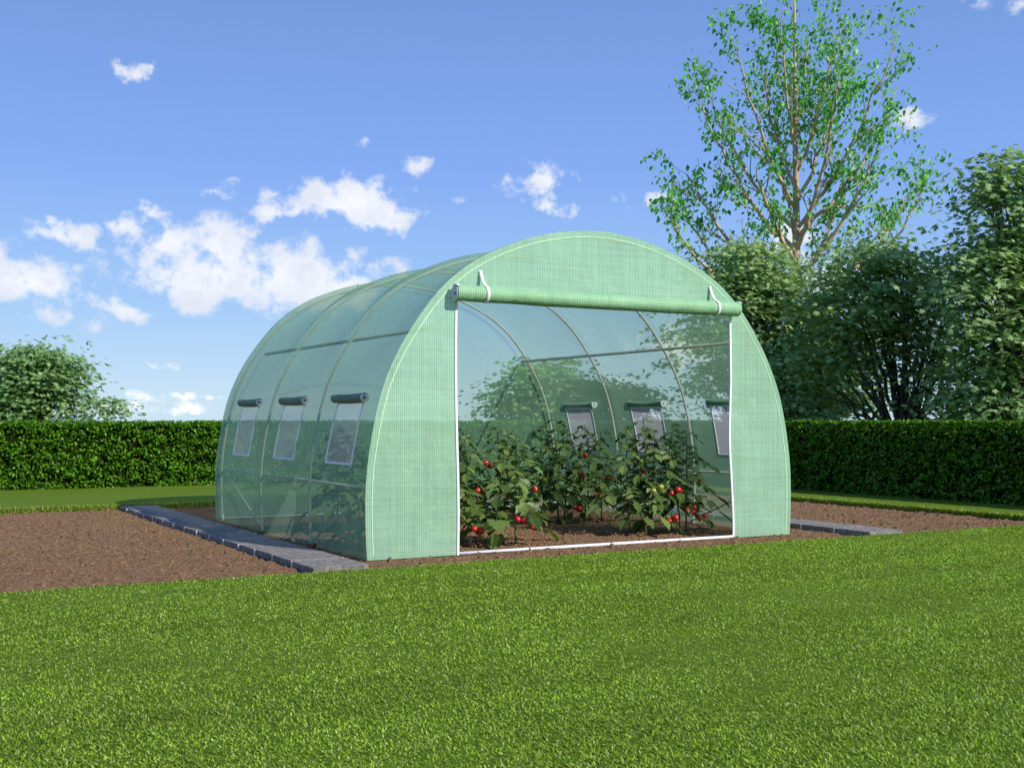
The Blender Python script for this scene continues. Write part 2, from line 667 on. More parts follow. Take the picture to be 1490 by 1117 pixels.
M_GRASS = leaf_mat('grass_blade', (0.050, 0.140, 0.004), (0.430, 0.610, 0.045), 0.35, 0.55, 0.25, straw=(0.72, 0.78, 0.36), patch=(0.7, 1.22))
M_FRINGE = leaf_mat('edge_grass', (0.140, 0.240, 0.015), (0.520, 0.620, 0.110), 0.35, 0.5, 0.3)
M_HEDGE = leaf_mat('hedge_leaf', (0.030, 0.100, 0.004), (0.150, 0.370, 0.014), 0.28, 0.4, 0.35)
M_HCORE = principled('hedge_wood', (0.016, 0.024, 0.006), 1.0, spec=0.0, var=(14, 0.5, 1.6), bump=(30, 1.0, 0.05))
M_MAPLE = leaf_mat('maple_leaf', (0.110, 0.210, 0.070), (0.440, 0.610, 0.250), 0.38, 0.5, 0.35)
M_MAPLE2 = leaf_mat('pale_maple_leaf', (0.120, 0.230, 0.070), (0.310, 0.480, 0.180), 0.36, 0.5, 0.35)
M_BIRCH = leaf_mat('birch_leaf', (0.045, 0.220, 0.038), (0.260, 0.620, 0.140), 0.40, 0.4, 0.4, (1.0, 1.35, 0.7))
M_BARKD = bark_mat('dark_bark', (0.040, 0.032, 0.028), (0.120, 0.095, 0.080))
M_BARKB = bark_mat('tan_bark', (0.34, 0.23, 0.15), (0.66, 0.48, 0.34), 14)
M_TLEAF = leaf_mat('tomato_leaf', (0.038, 0.080, 0.016), (0.185, 0.265, 0.065), 0.25, 0.42, 0.35)
M_TSTEM = principled('tomato_stem', (0.060, 0.120, 0.025), 0.55, var=(20, 0.7, 1.3))
M_RED = principled('ripe_tomato', (0.62, 0.022, 0.018), 0.18, spec=0.6, var=(9, 0.85, 1.1))
M_UNRIPE = principled('unripe_tomato', (0.28, 0.30, 0.035), 0.2, spec=0.6, var=(14, 0.75, 1.2))


# ------------------------------------------------------------------ ground, lawn, soil, paths
SOIL_X0, SOIL_X1, SOIL_Y0, SOIL_Y1 = -4.6, 7.05, -0.52, 5.88
LZ = 0.05        # level of the lawn behind and to the right
FZ = 0.012       # level of the lawn in front

b = MB()
b.add([(-500, -500, -0.06), (500, -500, -0.06), (500, 500, -0.06), (-500, 500, -0.06)], [(0, 1, 2, 3)])
tag(b.build('ground', M_LAWN), kind='structure')


def fnoise(x, y, s, seed=0.0):
    return mnoise.noise(Vector((x * s + seed, y * s - seed, seed * 0.7)))


def sheet(mb, x0, x1, y0, y1, zf, step, mi=0):
    nx, ny = max(2, int((x1 - x0) / step) + 1), max(2, int((y1 - y0) / step) + 1)
    xs, ys = np.linspace(x0, x1, nx), np.linspace(y0, y1, ny)
    X, Y = np.meshgrid(xs, ys)
    Z = np.vectorize(zf)(X, Y)
    mb.grid(np.stack([X, Y, Z], axis=2), mi)


b = MB()
# front, back and right lawns, each with a cut edge down into the bed
lz0 = lambda x, y: FZ + 0.006 * fnoise(x, y, 0.9, 2)
sheet(b, -16, 14, -15, SOIL_Y0, lz0, 0.5)
lz = lambda x, y: LZ
sheet(b, -16, 14, SOIL_Y1, 12.5, lz, 0.5)
sheet(b, SOIL_X1, 14, SOIL_Y0, SOIL_Y1, lz, 0.5)
sheet(b, -16, SOIL_X0, SOIL_Y0, SOIL_Y1, lz, 0.5)
for (p, q, z) in (((-16, SOIL_Y0), (SOIL_X1, SOIL_Y0), FZ), ((SOIL_X0, SOIL_Y1), (SOIL_X1, SOIL_Y1), LZ),
                  ((SOIL_X1, SOIL_Y0), (SOIL_X1, SOIL_Y1), LZ), ((SOIL_X0, SOIL_Y0), (SOIL_X0, SOIL_Y1), LZ), ((SOIL_X1, SOIL_Y0), (14, SOIL_Y0), LZ)):
    b.add([(*p, -0.05), (*q, -0.05), (*q, z), (*p, z)], [(0, 1, 2, 3)], 1)
tag(b.build('lawn', [M_LAWN, M_EDGE]), kind='structure')


def soil_z(x, y):
    z = 0.013 * fnoise(x * 0.7 + y * 0.2, y * 1.7, 6, 5) + 0.012 * fnoise(x * 0.8, y * 1.5, 17, 9) + 0.016 * abs(fnoise(x, y * 1.6, 31, 1))
    ex = min(1.0, max(0.0, (min(y - SOIL_Y0, SOIL_Y1 - y)) / 0.12))
    return z * (0.35 + 0.65 * ex) - 0.006


b = MB()
sheet(b, SOIL_X0, SOIL_X1, SOIL_Y0, SOIL_Y1, soil_z, 0.021)
# loose clods lying on the tilled bed
rng = np.random.default_rng(4)
oct_v = [(1, 0, 0), (-1, 0, 0), (0, 1, 0), (0, -1, 0), (0, 0, 1), (0, 0, -1)]
oct_f = [(0, 2, 4), (2, 1, 4), (1, 3, 4), (3, 0, 4), (2, 0, 5), (1, 2, 5), (3, 1, 5), (0, 3, 5)]
N = 9000
cx = rng.uniform(SOIL_X0, SOIL_X1, N)
cy = rng.uniform(SOIL_Y0 + 0.02, SOIL_Y1 - 0.02, N)
ok = ~(((cx > -0.62) & (cx < -0.12)) | ((cx > 4.4) & (cx < 4.9)))
cx, cy = cx[ok], cy[ok]
cs = rng.gamma(2.0, 0.0045, len(cx)) + 0.003
A_ = rng.normal(size=(len(cx), 3))
B_ = rng.normal(size=(len(cx), 3))
Mx = frames(A_, B_) * np.stack([np.ones(len(cx)), rng.uniform(.6, 1.3, len(cx)), rng.uniform(.5, .9, len(cx))], axis=1)[:, None, :]
b.batch(oct_v, oct_f, np.stack([cx, cy, np.array([soil_z(x, y) for x, y in zip(cx, cy)])], axis=1), Mx, cs)
tag(b.build('soil', M_SOIL), kind='structure')


def slab_path(name, x0, x1, y0, y1, first, n, top=0.042):
    mb = MB()
    rnd = random.Random(7)
    y = y0
    L = (y1 - y0) / n
    for i in range(n):
        dz = rnd.uniform(-0.003, 0.003)
        dx = rnd.uniform(-0.006, 0.006)
        mb.box((x0 + dx, y + (0.010 if i else 0), -0.06), (x1 + dx, y + L - 0.010, top + dz), 0, 0.003)
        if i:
            mb.box((x0 - 0.0075, y - 0.0095, -0.06), (x1 + 0.0075, y + 0.0095, top - 0.004), 1)  # added pale filler strip, standing in for a sunlit gap between slabs
        y += L
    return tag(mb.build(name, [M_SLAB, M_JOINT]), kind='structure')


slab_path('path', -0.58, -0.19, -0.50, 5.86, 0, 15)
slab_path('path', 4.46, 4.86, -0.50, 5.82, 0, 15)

# ------------------------------------------------------------------ grass
rng = np.random.default_rng(11)


def grass(name, pts, lens, widths, lean, material):
    """one blade = a bent two-face strip"""
    N = len(pts)
    ang = rng.uniform(0, 2 * np.pi, N)
    d = np.stack([np.cos(ang), np.sin(ang), np.zeros(N)], axis=1)
    sd_ = np.stack([-np.sin(ang), np.cos(ang), np.zeros(N)], axis=1)
    L = lens[:, None]
    ln = lean[:, None]
    w = widths[:, None]
    upv = np.array([[0, 0, 1.0]])
    mid = pts + L * 0.55 * (d * ln * 0.7 + upv * np.sqrt(np.maximum(0.05, 1 - (ln * 0.7) ** 2)))
    tip = mid + L * 0.5 * (d * np.minimum(ln * 1.25, 0.97) + upv * np.sqrt(np.maximum(0.03, 1 - np.minimum(ln * 1.25, 0.97) ** 2)))
    V = np.stack([pts - sd_ * w, pts + sd_ * w, mid + sd_ * w * 0.85, mid - sd_ * w * 0.85, tip], axis=1).reshape(-1, 3)
    mb = MB()
    off = np.arange(N)[:, None] * 5
    li = (off + np.array([0, 1, 2, 3, 3, 2, 4])[None]).ravel()
    mb.v.append(V)
    mb.uv.append(np.zeros((len(V), 2)))
    mb.li.append(li)
    mb.lc.append(np.tile([4, 3], N))
    mb.mi.append(np.zeros(2 * N))
    mb.n = len(V)
    return mb.build(name, material)


def in_view(x, y, margin=0.12):
    dx, dy = x - CAM.x, y - CAM.y
    dep = dx * FWD[0] + dy * FWD[1]
    lat = dx * RGT[0] + dy * RGT[1]
    return dep, (np.abs(lat) < dep * (745 / 1708.0) * (1 + margin) + 0.8)


# front lawn blades: spread evenly over the picture's depth range
N = 1000000
dep = 2.9 + (rng.uniform(0, 1, N) ** 1.25) * 13.0
lat = rng.uniform(-1, 1, N) * (dep * 0.56 + 1.3)
gx = CAM.x + FWD[0] * dep + RGT[0] * lat
gy = CAM.y + FWD[1] * dep + RGT[1] * lat
edge = np.array([0.03 * fnoise(x, 0, 1.7, 3) + 0.015 * fnoise(x, 0, 9, 8) for x in np.linspace(-16, 14, 3001)])
ey = SOIL_Y0 + np.interp(gx, np.linspace(-16, 14, 3001), edge)
ok = (gy < ey + 0.01) & (gx < 13)
gx, gy, dep = gx[ok], gy[ok], dep[ok]
clump = np.array([fnoise(x, y, 7, 4) for x, y in zip(gx, gy)])
gz = np.full(len(gx), FZ)
patch = np.array([fnoise(x * 0.5 + y, y, 1.1, 14) for x, y in zip(gx, gy)])
ln = (0.010 + 0.004 * clump + 0.003 * patch + rng.uniform(0, 0.010, len(gx)))
o = grass('grass', np.stack([gx, gy, gz], axis=1), ln, 0.0014 + 0.00022 * dep * rng.uniform(0.6, 1.2, len(gx)),
          rng.uniform(0.75, 1.4, len(gx)), M_GRASS)
tag(o, 'short mown green grass filling the lawn in the foreground', 'grass', kind='stuff')

# longer unclipped blades along the cut edge of the back and right lawns
N = 30000
t_ = rng.uniform(0, 1, N)
L1 = SOIL_X1 + 6.0
L2 = SOIL_Y1 - SOIL_Y0
s_ = t_ * (L1 + L2)
on_back = s_ < L1
jit = rng.normal(0, 0.020, N)
fx = np.where(on_back, -6.0 + s_, SOIL_X1 - 0.004 + jit * 0.4)
fy = np.where(on_back, SOIL_Y1 - 0.004 + jit * 0.4, SOIL_Y0 + (s_ - L1))
fz = rng.uniform(-0.01, LZ - 0.008, N)
ok = ~(on_back & (fx > -0.58) & (fx < -0.19) & (fy < SOIL_Y1 + 0.0))
o = grass('edge_grass', np.stack([fx, fy, fz], axis=1)[ok], rng.uniform(0.022, 0.050, ok.sum()), np.full(ok.sum(), 0.0034), rng.uniform(0.2, 0.95, ok.sum()), M_FRINGE)
tag(o, 'ragged fringe of grass along the cut lawn edge behind the soil bed', 'grass', kind='stuff')

# ------------------------------------------------------------------ hedges
LEAF_V = [(0, 0, 0), (0.32, 0.35, 0.07), (0.26, 0.72, 0.06), (0, 1.0, -0.04), (-0.26, 0.72, 0.06), (-0.32, 0.35, 0.07), (0, 0.5, 0)]
LEAF_F = [(0, 1, 2, 6), (6, 2, 3), (0, 6, 4, 5), (6, 3, 4)]


def hedge(name, x0, x1, y0, y1, h, n, face, label):
    """clipped hedge: dark twiggy core and a skin of small leaves; face names the side turned to the garden"""
    r = np.random.default_rng(n)
    mb = MB()
    g = 0.13
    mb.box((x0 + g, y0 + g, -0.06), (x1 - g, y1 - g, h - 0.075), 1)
    N = n
    w = r.uniform(0, 1, N)
    P = np.zeros((N, 3))
    nr = np.zeros((N, 3))
    k_front = w < 0.74
    k_top = (w >= 0.74) & (w < 0.94)
    k_back = w >= 0.94
    u = r.uniform(0, 1, N)
    zz = 0.02 + (h - 0.02) * r.uniform(0, 1, N)
    dpt = np.minimum(np.abs(r.normal(0, 0.050, N)), 0.14)
    if face == '-y':
        P[:, 0] = x0 + u * (x1 - x0)
        P[:, 1] = np.where(k_front, y0 + dpt, np.where(k_back, y1 - dpt, r.uniform(y0, y1, N)))
        nr[k_front] = (0, -1, 0)
        nr[k_back] = (0, 1, 0)
    else:
        P[:, 1] = y0 + u * (y1 - y0)
        P[:, 0] = np.where(k_front, x0 + dpt, np.where(k_back, x1 - dpt, r.uniform(x0, x1, N)))
        nr[k_front] = (-1, 0, 0)
        nr[k_back] = (1, 0, 0)
    P[:, 2] = np.where(k_top, h - np.abs(r.normal(0, 0.03, N)), zz)
    nr[k_top] = (0, 0, 1)
    # the clipped corner between face and top
    ke = r.uniform(0, 1, N) < 0.06
    ne = int(ke.sum())
    q = np.abs(r.normal(0, 0.03, ne))
    if face == '-y':
        P[ke, 1] = y0 + q
        nr[ke] = (0, -0.7, 0.7)
    else:
        P[ke, 0] = x0 + q
        nr[ke] = (-0.7, 0, 0.7)
    P[ke, 2] = h - np.abs(r.normal(0, 0.035, ne))
    # clumps: shift the skin in and out so light and dark patches form
    cl = np.array([mnoise.noise(Vector((p[0] * 5.5, p[1] * 5.5, p[2] * 8.5))) for p in P])
    P -= nr * (np.clip(0.25 - cl, 0, 1) * np.where(ke, 0.05, 0.11))[:, None]
    keep = ke | (cl > -0.28) | (r.uniform(0, 1, N) < 0.55)
    P, nr = P[keep], nr[keep]
    N = len(P)
    axis = nr * 0.7 + r.normal(0, 0.75, (N, 3)) + np.array([0, 0, -0.15])
    normal = nr * 0.55 + np.array([0, 0, 0.75]) + r.normal(0, 0.55, (N, 3))
    P -= unit(axis) * 0.02
    mb.batch(LEAF_V, LEAF_F, P, frames(axis, normal), r.uniform(0.030, 0.056, N), 0)
    # a few shoots stand up above the clipped top
    o = mb.build(name, [M_HEDGE, M_HCORE])
    return tag(o, label, 'hedge')


hedge('clipped_hedge', -8.5, 8.95, 9.50, 10.3, 1.0, 62000, '-y', 'long sunlit clipped hedge behind the tunnel, its bright leafy face lit')
hedge('clipped_hedge', 8.16, 8.95, -3.2, 9.48, 1.0, 52000, '-x', 'shaded dark clipped hedge right of the tunnel, only its top edge sunlit')

# ------------------------------------------------------------------ polytunnel
half = [(0, 0), (-0.008, .12), (-.012, .25), (-.014, .40), (-.010, .55), (.004, .70), (.028, .85), (.056, 1.0), (.112, 1.215), (.165, 1.357), (.262, 1.55), (.362, 1.70),
        (.458, 1.833), (.575, 1.975), (.696, 2.085), (.834, 2.187), (.98, 2.267), (1.19, 2.358), (1.4, 2.428), (1.62, 2.478), (1.84, 2.506), (2.0, 2.512)]
prof0 = np.array(half + [(4 - x, z) for x, z in half[-2::-1]])


def smooth_profile(p, n=1200):
    # dense chord-length resample, then moving-average smoothing of the interior
    d = np.concatenate([[0], np.cumsum(np.linalg.norm(np.diff(p, axis=0), axis=1))])
    s = np.linspace(0, d[-1], n)
    q = np.stack([np.interp(s, d, p[:, 0]), np.interp(s, d, p[:, 1])], axis=1)
    k = 41
    pad = np.concatenate([2 * q[0] - q[1:k // 2 + 1][::-1], q, 2 * q[-1] - q[-k // 2:-1][::-1]])
    ker = np.ones(k) / k
    q2 = np.stack([np.convolve(pad[:, i], ker, 'valid') for i in (0, 1)], axis=1)[:n]
    q2[0], q2[-1] = q[0], q[-1]
    d = np.concatenate([[0], np.cumsum(np.linalg.norm(np.diff(q2, axis=0), axis=1))])
    return q2, d


PR, PD = smooth_profile(prof0)
PL = PD[-1]
TG = unit(np.gradient(PR, axis=0))
NRM = np.stack([-TG[:, 1], TG[:, 0]], axis=1)    # outward normal


def prof(s, off=0.0):
    s = np.asarray(s, dtype=float)
    x = np.interp(s, PD, PR[:, 0]) + off * np.interp(s, PD, NRM[:, 0])
    z = np.interp(s, PD, PR[:, 1]) + off * np.interp(s, PD, NRM[:, 1])
    return x, z


iz = len(PR) // 2


def s_at_z(z):
    """arc length on the left flank at height z"""
    return float(np.interp(z, PR[:iz, 1], PD[:iz]))


HOOPS = [0.05, 1.30, 2.60, 3.90]
DEPTH = 3.96


def sag(v, s):
    if v <= HOOPS[0] or v >= HOOPS[-1]:
        return 0.0
    for a, c in zip(HOOPS[:-1], HOOPS[1:]):
        if a <= v <= c:
            t = (v - a) / (c - a)
            up = math.sin(math.pi * min(1, max(0, s / PL))) ** 0.8
            q = 4 * t * (1 - t)
            return (0.022 + 0.062 * up) * q ** 0.8 * min(1.0, s / 0.25, (PL - s) / 0.25)
    return 0.0


def cover_pt(s, v, extra=0.0):
    w = 0.006 * mnoise.noise(Vector((s * 2.2, v * 3.1, 3))) + 0.003 * mnoise.noise(Vector((s * 7, v * 9, 8)))
    edge_f = min(1.0, s / 0.2, (PL - s) / 0.2) * min(1.0, max(0, (v - 0.0) / 0.1))
    x, z = prof(s, -sag(v, s) + w * max(0, edge_f) + extra)
    return np.array([float(x), v, float(z)])


tunnel = empty('polytunnel', (2.0, 1.98, 0.0))
tag(tunnel, 'arched green mesh-sheeted polytunnel greenhouse with a rolled-up front door, standing on bare soil', 'greenhouse')
TL = Matrix.Translation((-2.0, -1.98, 0.0))


def part(mb, name, m, parent=None, smooth=False):
    o = mb.build(name, m, None, smooth)
    o.parent = parent or tunnel
    if parent is None:
        o.matrix_parent_inverse = TL
    return o


# windows: (v0, v1); the same on both flanks
WIN_V = [(0.40, 0.93), (1.72, 2.235), (2.985, 3.50)]
WS0, WS1 = s_at_z(0.68), s_at_z(1.155)
sL = np.unique(np.concatenate([np.linspace(0, WS0, 10), np.linspace(WS0, WS1, 7), np.linspace(WS1, PL - WS1, 60), np.linspace(PL - WS1, PL - WS0, 7), np.linspace(PL - WS0, PL, 10)]))
vv = [0.0, 0.025]
stops = sorted(set([0.05, DEPTH - 0.06, DEPTH - 0.03, DEPTH] + HOOPS + [w for q in WIN_V for w in q]))
for a, c in zip(stops[:-1], stops[1:]):
    k = max(1, int(round((c - a) / 0.07)))
    vv += list(np.linspace(a, c, k + 1)[:-1])
vv.append(DEPTH)
vL = np.unique(np.round(np.array(vv), 5))
G = np.array([[cover_pt(s, v) for v in vL] for s in sL])
UV = np.array([[(v, s) for v in vL] for s in sL])
mb = MB()
fs = []
nv = len(vL)
for i in range(len(sL) - 1):
    sm = 0.5 * (sL[i] + sL[i + 1])
    in_s = (WS0 < sm < WS1) or (PL - WS1 < sm < PL - WS0)
    for j in range(nv - 1):
        vm = 0.5 * (vL[j] + vL[j + 1])
        if in_s and any(a < vm < c for a, c in WIN_V):
            continue
        fs.append((i * nv + j, i * nv + j + 1, (i + 1) * nv + j + 1, (i + 1) * nv + j))
mb.add(G.reshape(-1, 3), np.array(fs), 0, UV.reshape(-1, 2))
part(mb, 'roof_cover', M_COVER, smooth=True)


def panel_y(x, z, base, sgn=1):
    w = 0.007 * mnoise.noise(Vector((x * 2.3, z * 1.4, 12))) + 0.0035 * mnoise.noise(Vector((x * 8, z * 5, 21)))
    ed = min(1, x / 0.15 + 0.02, (4 - x) / 0.15 + 0.02)
    return base + sgn * w * max(0, ed)


DOOR_TOP = 1.93


def door_l(z):
    return 0.722 + 0.008 * math.sin(z * 3.1 + 0.4) - 0.010 * (z / 1.93)


def door_r(z):
    return 3.360 - 0.040 * math.sin(min(1, z / 1.2) * math.pi / 2) + 0.012 * max(0, (z - 1.2)) + 0.006 * math.sin(z * 6)


# front end wall: two jambs and the gable above the door
mb = MB()
zs = np.linspace(0, DOOR_TOP, 34)
for side in (0, 1):
    P, U = [], []
    for z in zs:
        x0 = float(prof(s_at_z(z))[0])
        if side == 0:
            xs = np.linspace(x0, door_l(z), 16)
        else:
            xs = np.linspace(door_r(z), 4 - x0, 16)
        P.append([(x, panel_y(x, z, 0.0), z) for x in xs])
        U.append([(x, z) for x in xs])
    mb.grid(P, 0, U)
sa, sb = s_at_z(DOOR_TOP), PL - s_at_z(DOOR_TOP)
top_s = np.linspace(sa, sb, 60)
P, U = [], []
for t in np.linspace(0, 1, 12):
    row, ur = [], []
    for s in top_s:
        x, z = prof(s)
        zz = DOOR_TOP + (float(z) - DOOR_TOP) * t
        row.append((float(x), panel_y(float(x), zz, 0.0), zz))
        ur.append((float(x), zz))
    P.append(row)
    U.append(ur)
mb.grid(P, 0, U)
part(mb, 'front_panel', M_FRONT, smooth=True)

# added pale strip, imitating the first hoop shining through the end wall
mb = MB()
ss = np.linspace(0.03, PL - 0.03, 110)
x, z = prof(ss, -0.050)
nx_, nz_ = np.interp(ss, PD, NRM[:, 0]), np.interp(ss, PD, NRM[:, 1])
ribbon_pts = [(a, panel_y(a, c, 0.0) - 0.001, c) for a, c in zip(x, z)]
HOOP_SHINE = (ribbon_pts, np.stack([nx_, 0 * nx_, nz_], axis=1))

# back end wall
mb = MB()
P, U = [], []
for t in np.linspace(0, 1, 24):
    row, ur = [], []
    for s in np.linspace(0, PL, 90):
        x, z = prof(s)
        zz = float(z) * t
        row.append((float(x), panel_y(float(x), zz, DEPTH, -1), zz))
        ur.append((float(x), zz))
    P.append(row)
    U.append(ur)
mb.grid(P, 0, U)
part(mb, 'back_panel', M_BACK, smooth=True)

# white edging tape round the door opening, and the ground bar
def ribbon(mb, pts, wdir, w, th, ndir):
    pts = np.asarray(pts, dtype=float)
    wd = np.broadcast_to(np.asarray(wdir, dtype=float), pts.shape)
    nd = np.broadcast_to(np.asarray(ndir, dtype=float), pts.shape)
    rows = [np.array([p - a * w / 2, p + a * w / 2, p + a * w / 2 + c * th, p - a * w / 2 + c * th]) for p, a, c in zip(pts, wd, nd)]
    mb.grid(np.array(rows), 0, closed=True)
    base = mb.n - len(pts) * 4
    mb.li.append(np.array([base + 3, base + 2, base + 1, base]))
    mb.li.append(np.arange(4) + base + (len(pts) - 1) * 4)
    mb.lc.append(np.array([4, 4]))
    mb.mi.append(np.array([0, 0]))


mb = MB()
ribbon(mb, HOOP_SHINE[0], HOOP_SHINE[1], 0.0055, 0.002, (0, -1, 0))
part(mb, 'hoop_shine_strip', M_HOOP_SHINE)
for fn in (door_l, door_r):
    mb = MB()
    zs = np.linspace(0.0, DOOR_TOP, 40)
    ribbon(mb, [(fn(z), panel_y(fn(z), z, 0.0) + 0.004, z) for z in zs], (1, 0, 0), 0.018, 0.012, (0, -1, 0))
    part(mb, 'door_edging', M_WHITE)
mb = MB()
mb.tube([(door_l(0) + 0.012, -0.004, 0.012), (1.5, -0.006, 0.013), (2.6, -0.003, 0.012), (door_r(0) - 0.012, -0.004, 0.012)], 0.0125, 8)
part(mb, 'threshold_bar', M_WHITE, smooth=True)

# rolled-up door with its two ties
RX0, RX1, RY, RZ, RR = 0.672, 3.350, -0.068, 1.945, 0.060
mb = MB()
n, k = 90, 24
P, U = [], []
for i in range(n + 1):
    x = RX0 + (RX1 - RX0) * i / n
    rr = RR * (1 + 0.035 * mnoise.noise(Vector((x * 4, 3, 1))))
    dz = -0.006 * math.sin(math.pi * i / n) + 0.003 * mnoise.noise(Vector((x * 3, 9, 2)))
    row, ur = [], []
    for j in range(k + 1):
        a = 2 * math.pi * j / k
        r2 = rr * (1 + 0.03 * mnoise.noise(Vector((x * 5, math.cos(a) * 1.5, math.sin(a) * 1.5))))
        row.append((x, RY + r2 * math.cos(a), RZ + dz + r2 * math.sin(a)))
        ur.append((x + 0.002, a * RR))
    P.append(row)
    U.append(ur)
mb.grid(P, 0, U)
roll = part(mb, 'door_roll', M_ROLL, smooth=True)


def spiral(mb, cx_, cy_, cz_, r0, r1, turns, axis, length, th=0.006, start=0.0):
    """edge of the rolled sheet: a spiral band; axis 'x' or 'y'"""
    n_ = int(28 * turns)
    rows = []
    for i in range(n_ + 1):
        t = i / n_
        a = start + 2 * math.pi * turns * t
        row = []
        for (rr, ll) in ((-th / 2, -length / 2), (th / 2, -length / 2), (th / 2, length / 2), (-th / 2, length / 2)):
            r_ = r0 + (r1 - r0) * t + rr
            if axis == 'x':
                row.append((cx_ + ll, cy_ + r_ * math.cos(a), cz_ + r_ * math.sin(a)))
            else:
                row.append((cx_ + r_ * math.cos(a), cy_ + ll, cz_ + r_ * math.sin(a)))
        rows.append(row)
    mb.grid(np.array(rows), 0, closed=True)


for x in (RX0 + 0.004, RX1 - 0.004):
    mb = MB()
    spiral(mb, x, RY, RZ, 0.016, RR + 0.003, 2.3, 'x', 0.022, 0.012, 0.5)
    o = part(mb, 'rolled_edging', M_WHITE, roll, True)
for x in (0.915, 3.105):
    mb = MB()
    pts = [(x - .004, -0.012, RZ + 0.185), (x - .003, -0.020, RZ + 0.160), (x, -0.034, RZ + 0.120), (x + .002, -0.058, RZ + 0.085)]
    for a in np.linspace(80, 300, 14):
        pts.append((x + 0.003, RY + (RR + 0.006) * math.cos(math.pi - R(a) + math.pi), RZ + (RR + 0.006) * math.sin(R(a))))
    pts = [pts[i] for i in range(4)]
    for a in np.linspace(100, 285, 16):
        pts.append((x + 0.003, RY + (RR + 0.006) * math.cos(R(a)), RZ + (RR + 0.006) * math.sin(R(a))))
    pts = np.array(pts)
    tg = unit(np.gradient(pts, axis=0))
    nd = np.cross(np.broadcast_to(np.array([1.0, 0, 0]), tg.shape), tg)
    ribbon(mb, pts, (1, 0, 0), 0.026, 0.004, unit(nd))
    part(mb, 'door_tie', M_WHITE, roll, True)

# windows on both flanks: net, white frame, rolled flap above
for side in (0, 1):
    fl = (lambda s: s) if side == 0 else (lambda s: PL - s)
    for (a, c) in WIN_V:
        ss = np.linspace(WS0, WS1, 7)
        vs = [v for v in vL if a - 1e-6 <= v <= c + 1e-6]
        mb = MB()
        mb.grid([[cover_pt(fl(s), v) for v in vs] for s in ss])
        w = part(mb, 'window', M_NET, smooth=True)
        fm = MB()
        fw = 0.020
        for vc in (a, c):
            pts = np.array([cover_pt(fl(s), vc, 0.002) for s in ss])
            nd = np.array([(np.interp(fl(s), PD, NRM[:, 0]), 0, np.interp(fl(s), PD, NRM[:, 1])) for s in ss])
            ribbon(fm, pts, (0, 1, 0), fw, 0.005, nd)
        for s in (WS0, WS1):
            nd = np.array([np.interp(fl(s), PD, NRM[:, 0]), 0, np.interp(fl(s), PD, NRM[:, 1])])
            td = np.array([np.interp(fl(s), PD, TG[:, 0]), 0, np.interp(fl(s), PD, TG[:, 1])])
            ribbon(fm, [cover_pt(fl(s), v, 0.002) for v in vs], td, fw, 0.0056, nd)
        part(fm, 'window_frame', M_WHITE, w)
        rc = cover_pt(fl(WS1 + 0.028), (a + c) / 2, 0.036)
        rm = MB()
        y0, y1 = a - 0.045, c + 0.045
        P, U = [], []
        for i in range(13):
            y = y0 + (y1 - y0) * i / 12
            row, ur = [], []
            for j in range(17):
                an = 2 * math.pi * j / 16
                rr = 0.034 * (1 + 0.05 * mnoise.noise(Vector((y * 9, math.cos(an) * 2, math.sin(an) * 2 + side))))
                row.append((rc[0] + rr * math.cos(an), y, rc[2] + rr * math.sin(an) - 0.006 * math.sin(math.pi * i / 12)))
                ur.append((y, an * 0.034))
            P.append(row)
            U.append(ur)
        rm.grid(P, 0, U)
        rl = part(rm, 'window_roll', M_FLAP, w, True)
        for y in (y0 + 0.003, y1 - 0.003):
            rm = MB()
            spiral(rm, rc[0], y, rc[2], 0.009, 0.037, 2.1, 'y', 0.016, 0.008, 0.3)
            part(rm, 'rolled_edging', M_WHITE, w, True)

# steel frame
TR = 0.0115
for v in HOOPS:
    mb = MB()
    s = np.linspace(0.0, PL, 90)
    x, z = prof(s, -0.046)
    pts = np.stack([x, np.full(90, v if 0 < v < 3.9 else v), z], axis=1)
    pts[0][2], pts[-1][2] = -0.03, -0.03
    mb.tube(pts, TR, 8)
    h_ = part(mb, 'hoop', M_STEEL, smooth=True)
    for xs_ in (1.5, 2.5):
        bm_ = MB()
        s_ = float(np.interp(xs_, PR[:, 0], PD))
        x_, z_ = prof(s_, 0.004)
        bm_.tube([(x_, v, z_ - 0.05), (x_, v, z_ + 0.006)], 0.009, 8)
        part(bm_, 'bolt', M_BOLT, h_)


def rail(name, pts, r=TR * 0.85):
    mb_ = MB()
    mb_.tube(pts, r, 8)
    part(mb_, name, M_STEEL, smooth=True)


for side in (0, 1):
    fx = (lambda x: x) if side == 0 else (lambda x: 4 - x)
    for z, nm in ((0.515, 'side_rail'), (1.745, 'purlin')):
        x, zz = prof(s_at_z(z), -0.072 if z < 1 else -0.115)
        rail(nm, [(fx(float(x)), 0.05, float(zz)), (fx(float(x)), 3.90, float(zz))], TR * (1.0 if z < 1 else 1.25))
    rail('brace', [(fx(0.05), 3.86, 0.50), (fx(0.06), 2.62, 0.02)])
    rail('brace', [(fx(0.06), 1.32, 0.02), (fx(0.05), 0.08, 0.50)])
    for v in HOOPS:
        mb = MB()
        mb.tube([(fx(0.046), v, -0.03), (fx(0.046), v, 0.06)], 0.017, 8)
        part(mb, 'foot_sleeve', M_STEEL, smooth=True)
rail('base_rail', [(0.05, 3.90, 0.02), (3.95, 3.90, 0.02)])

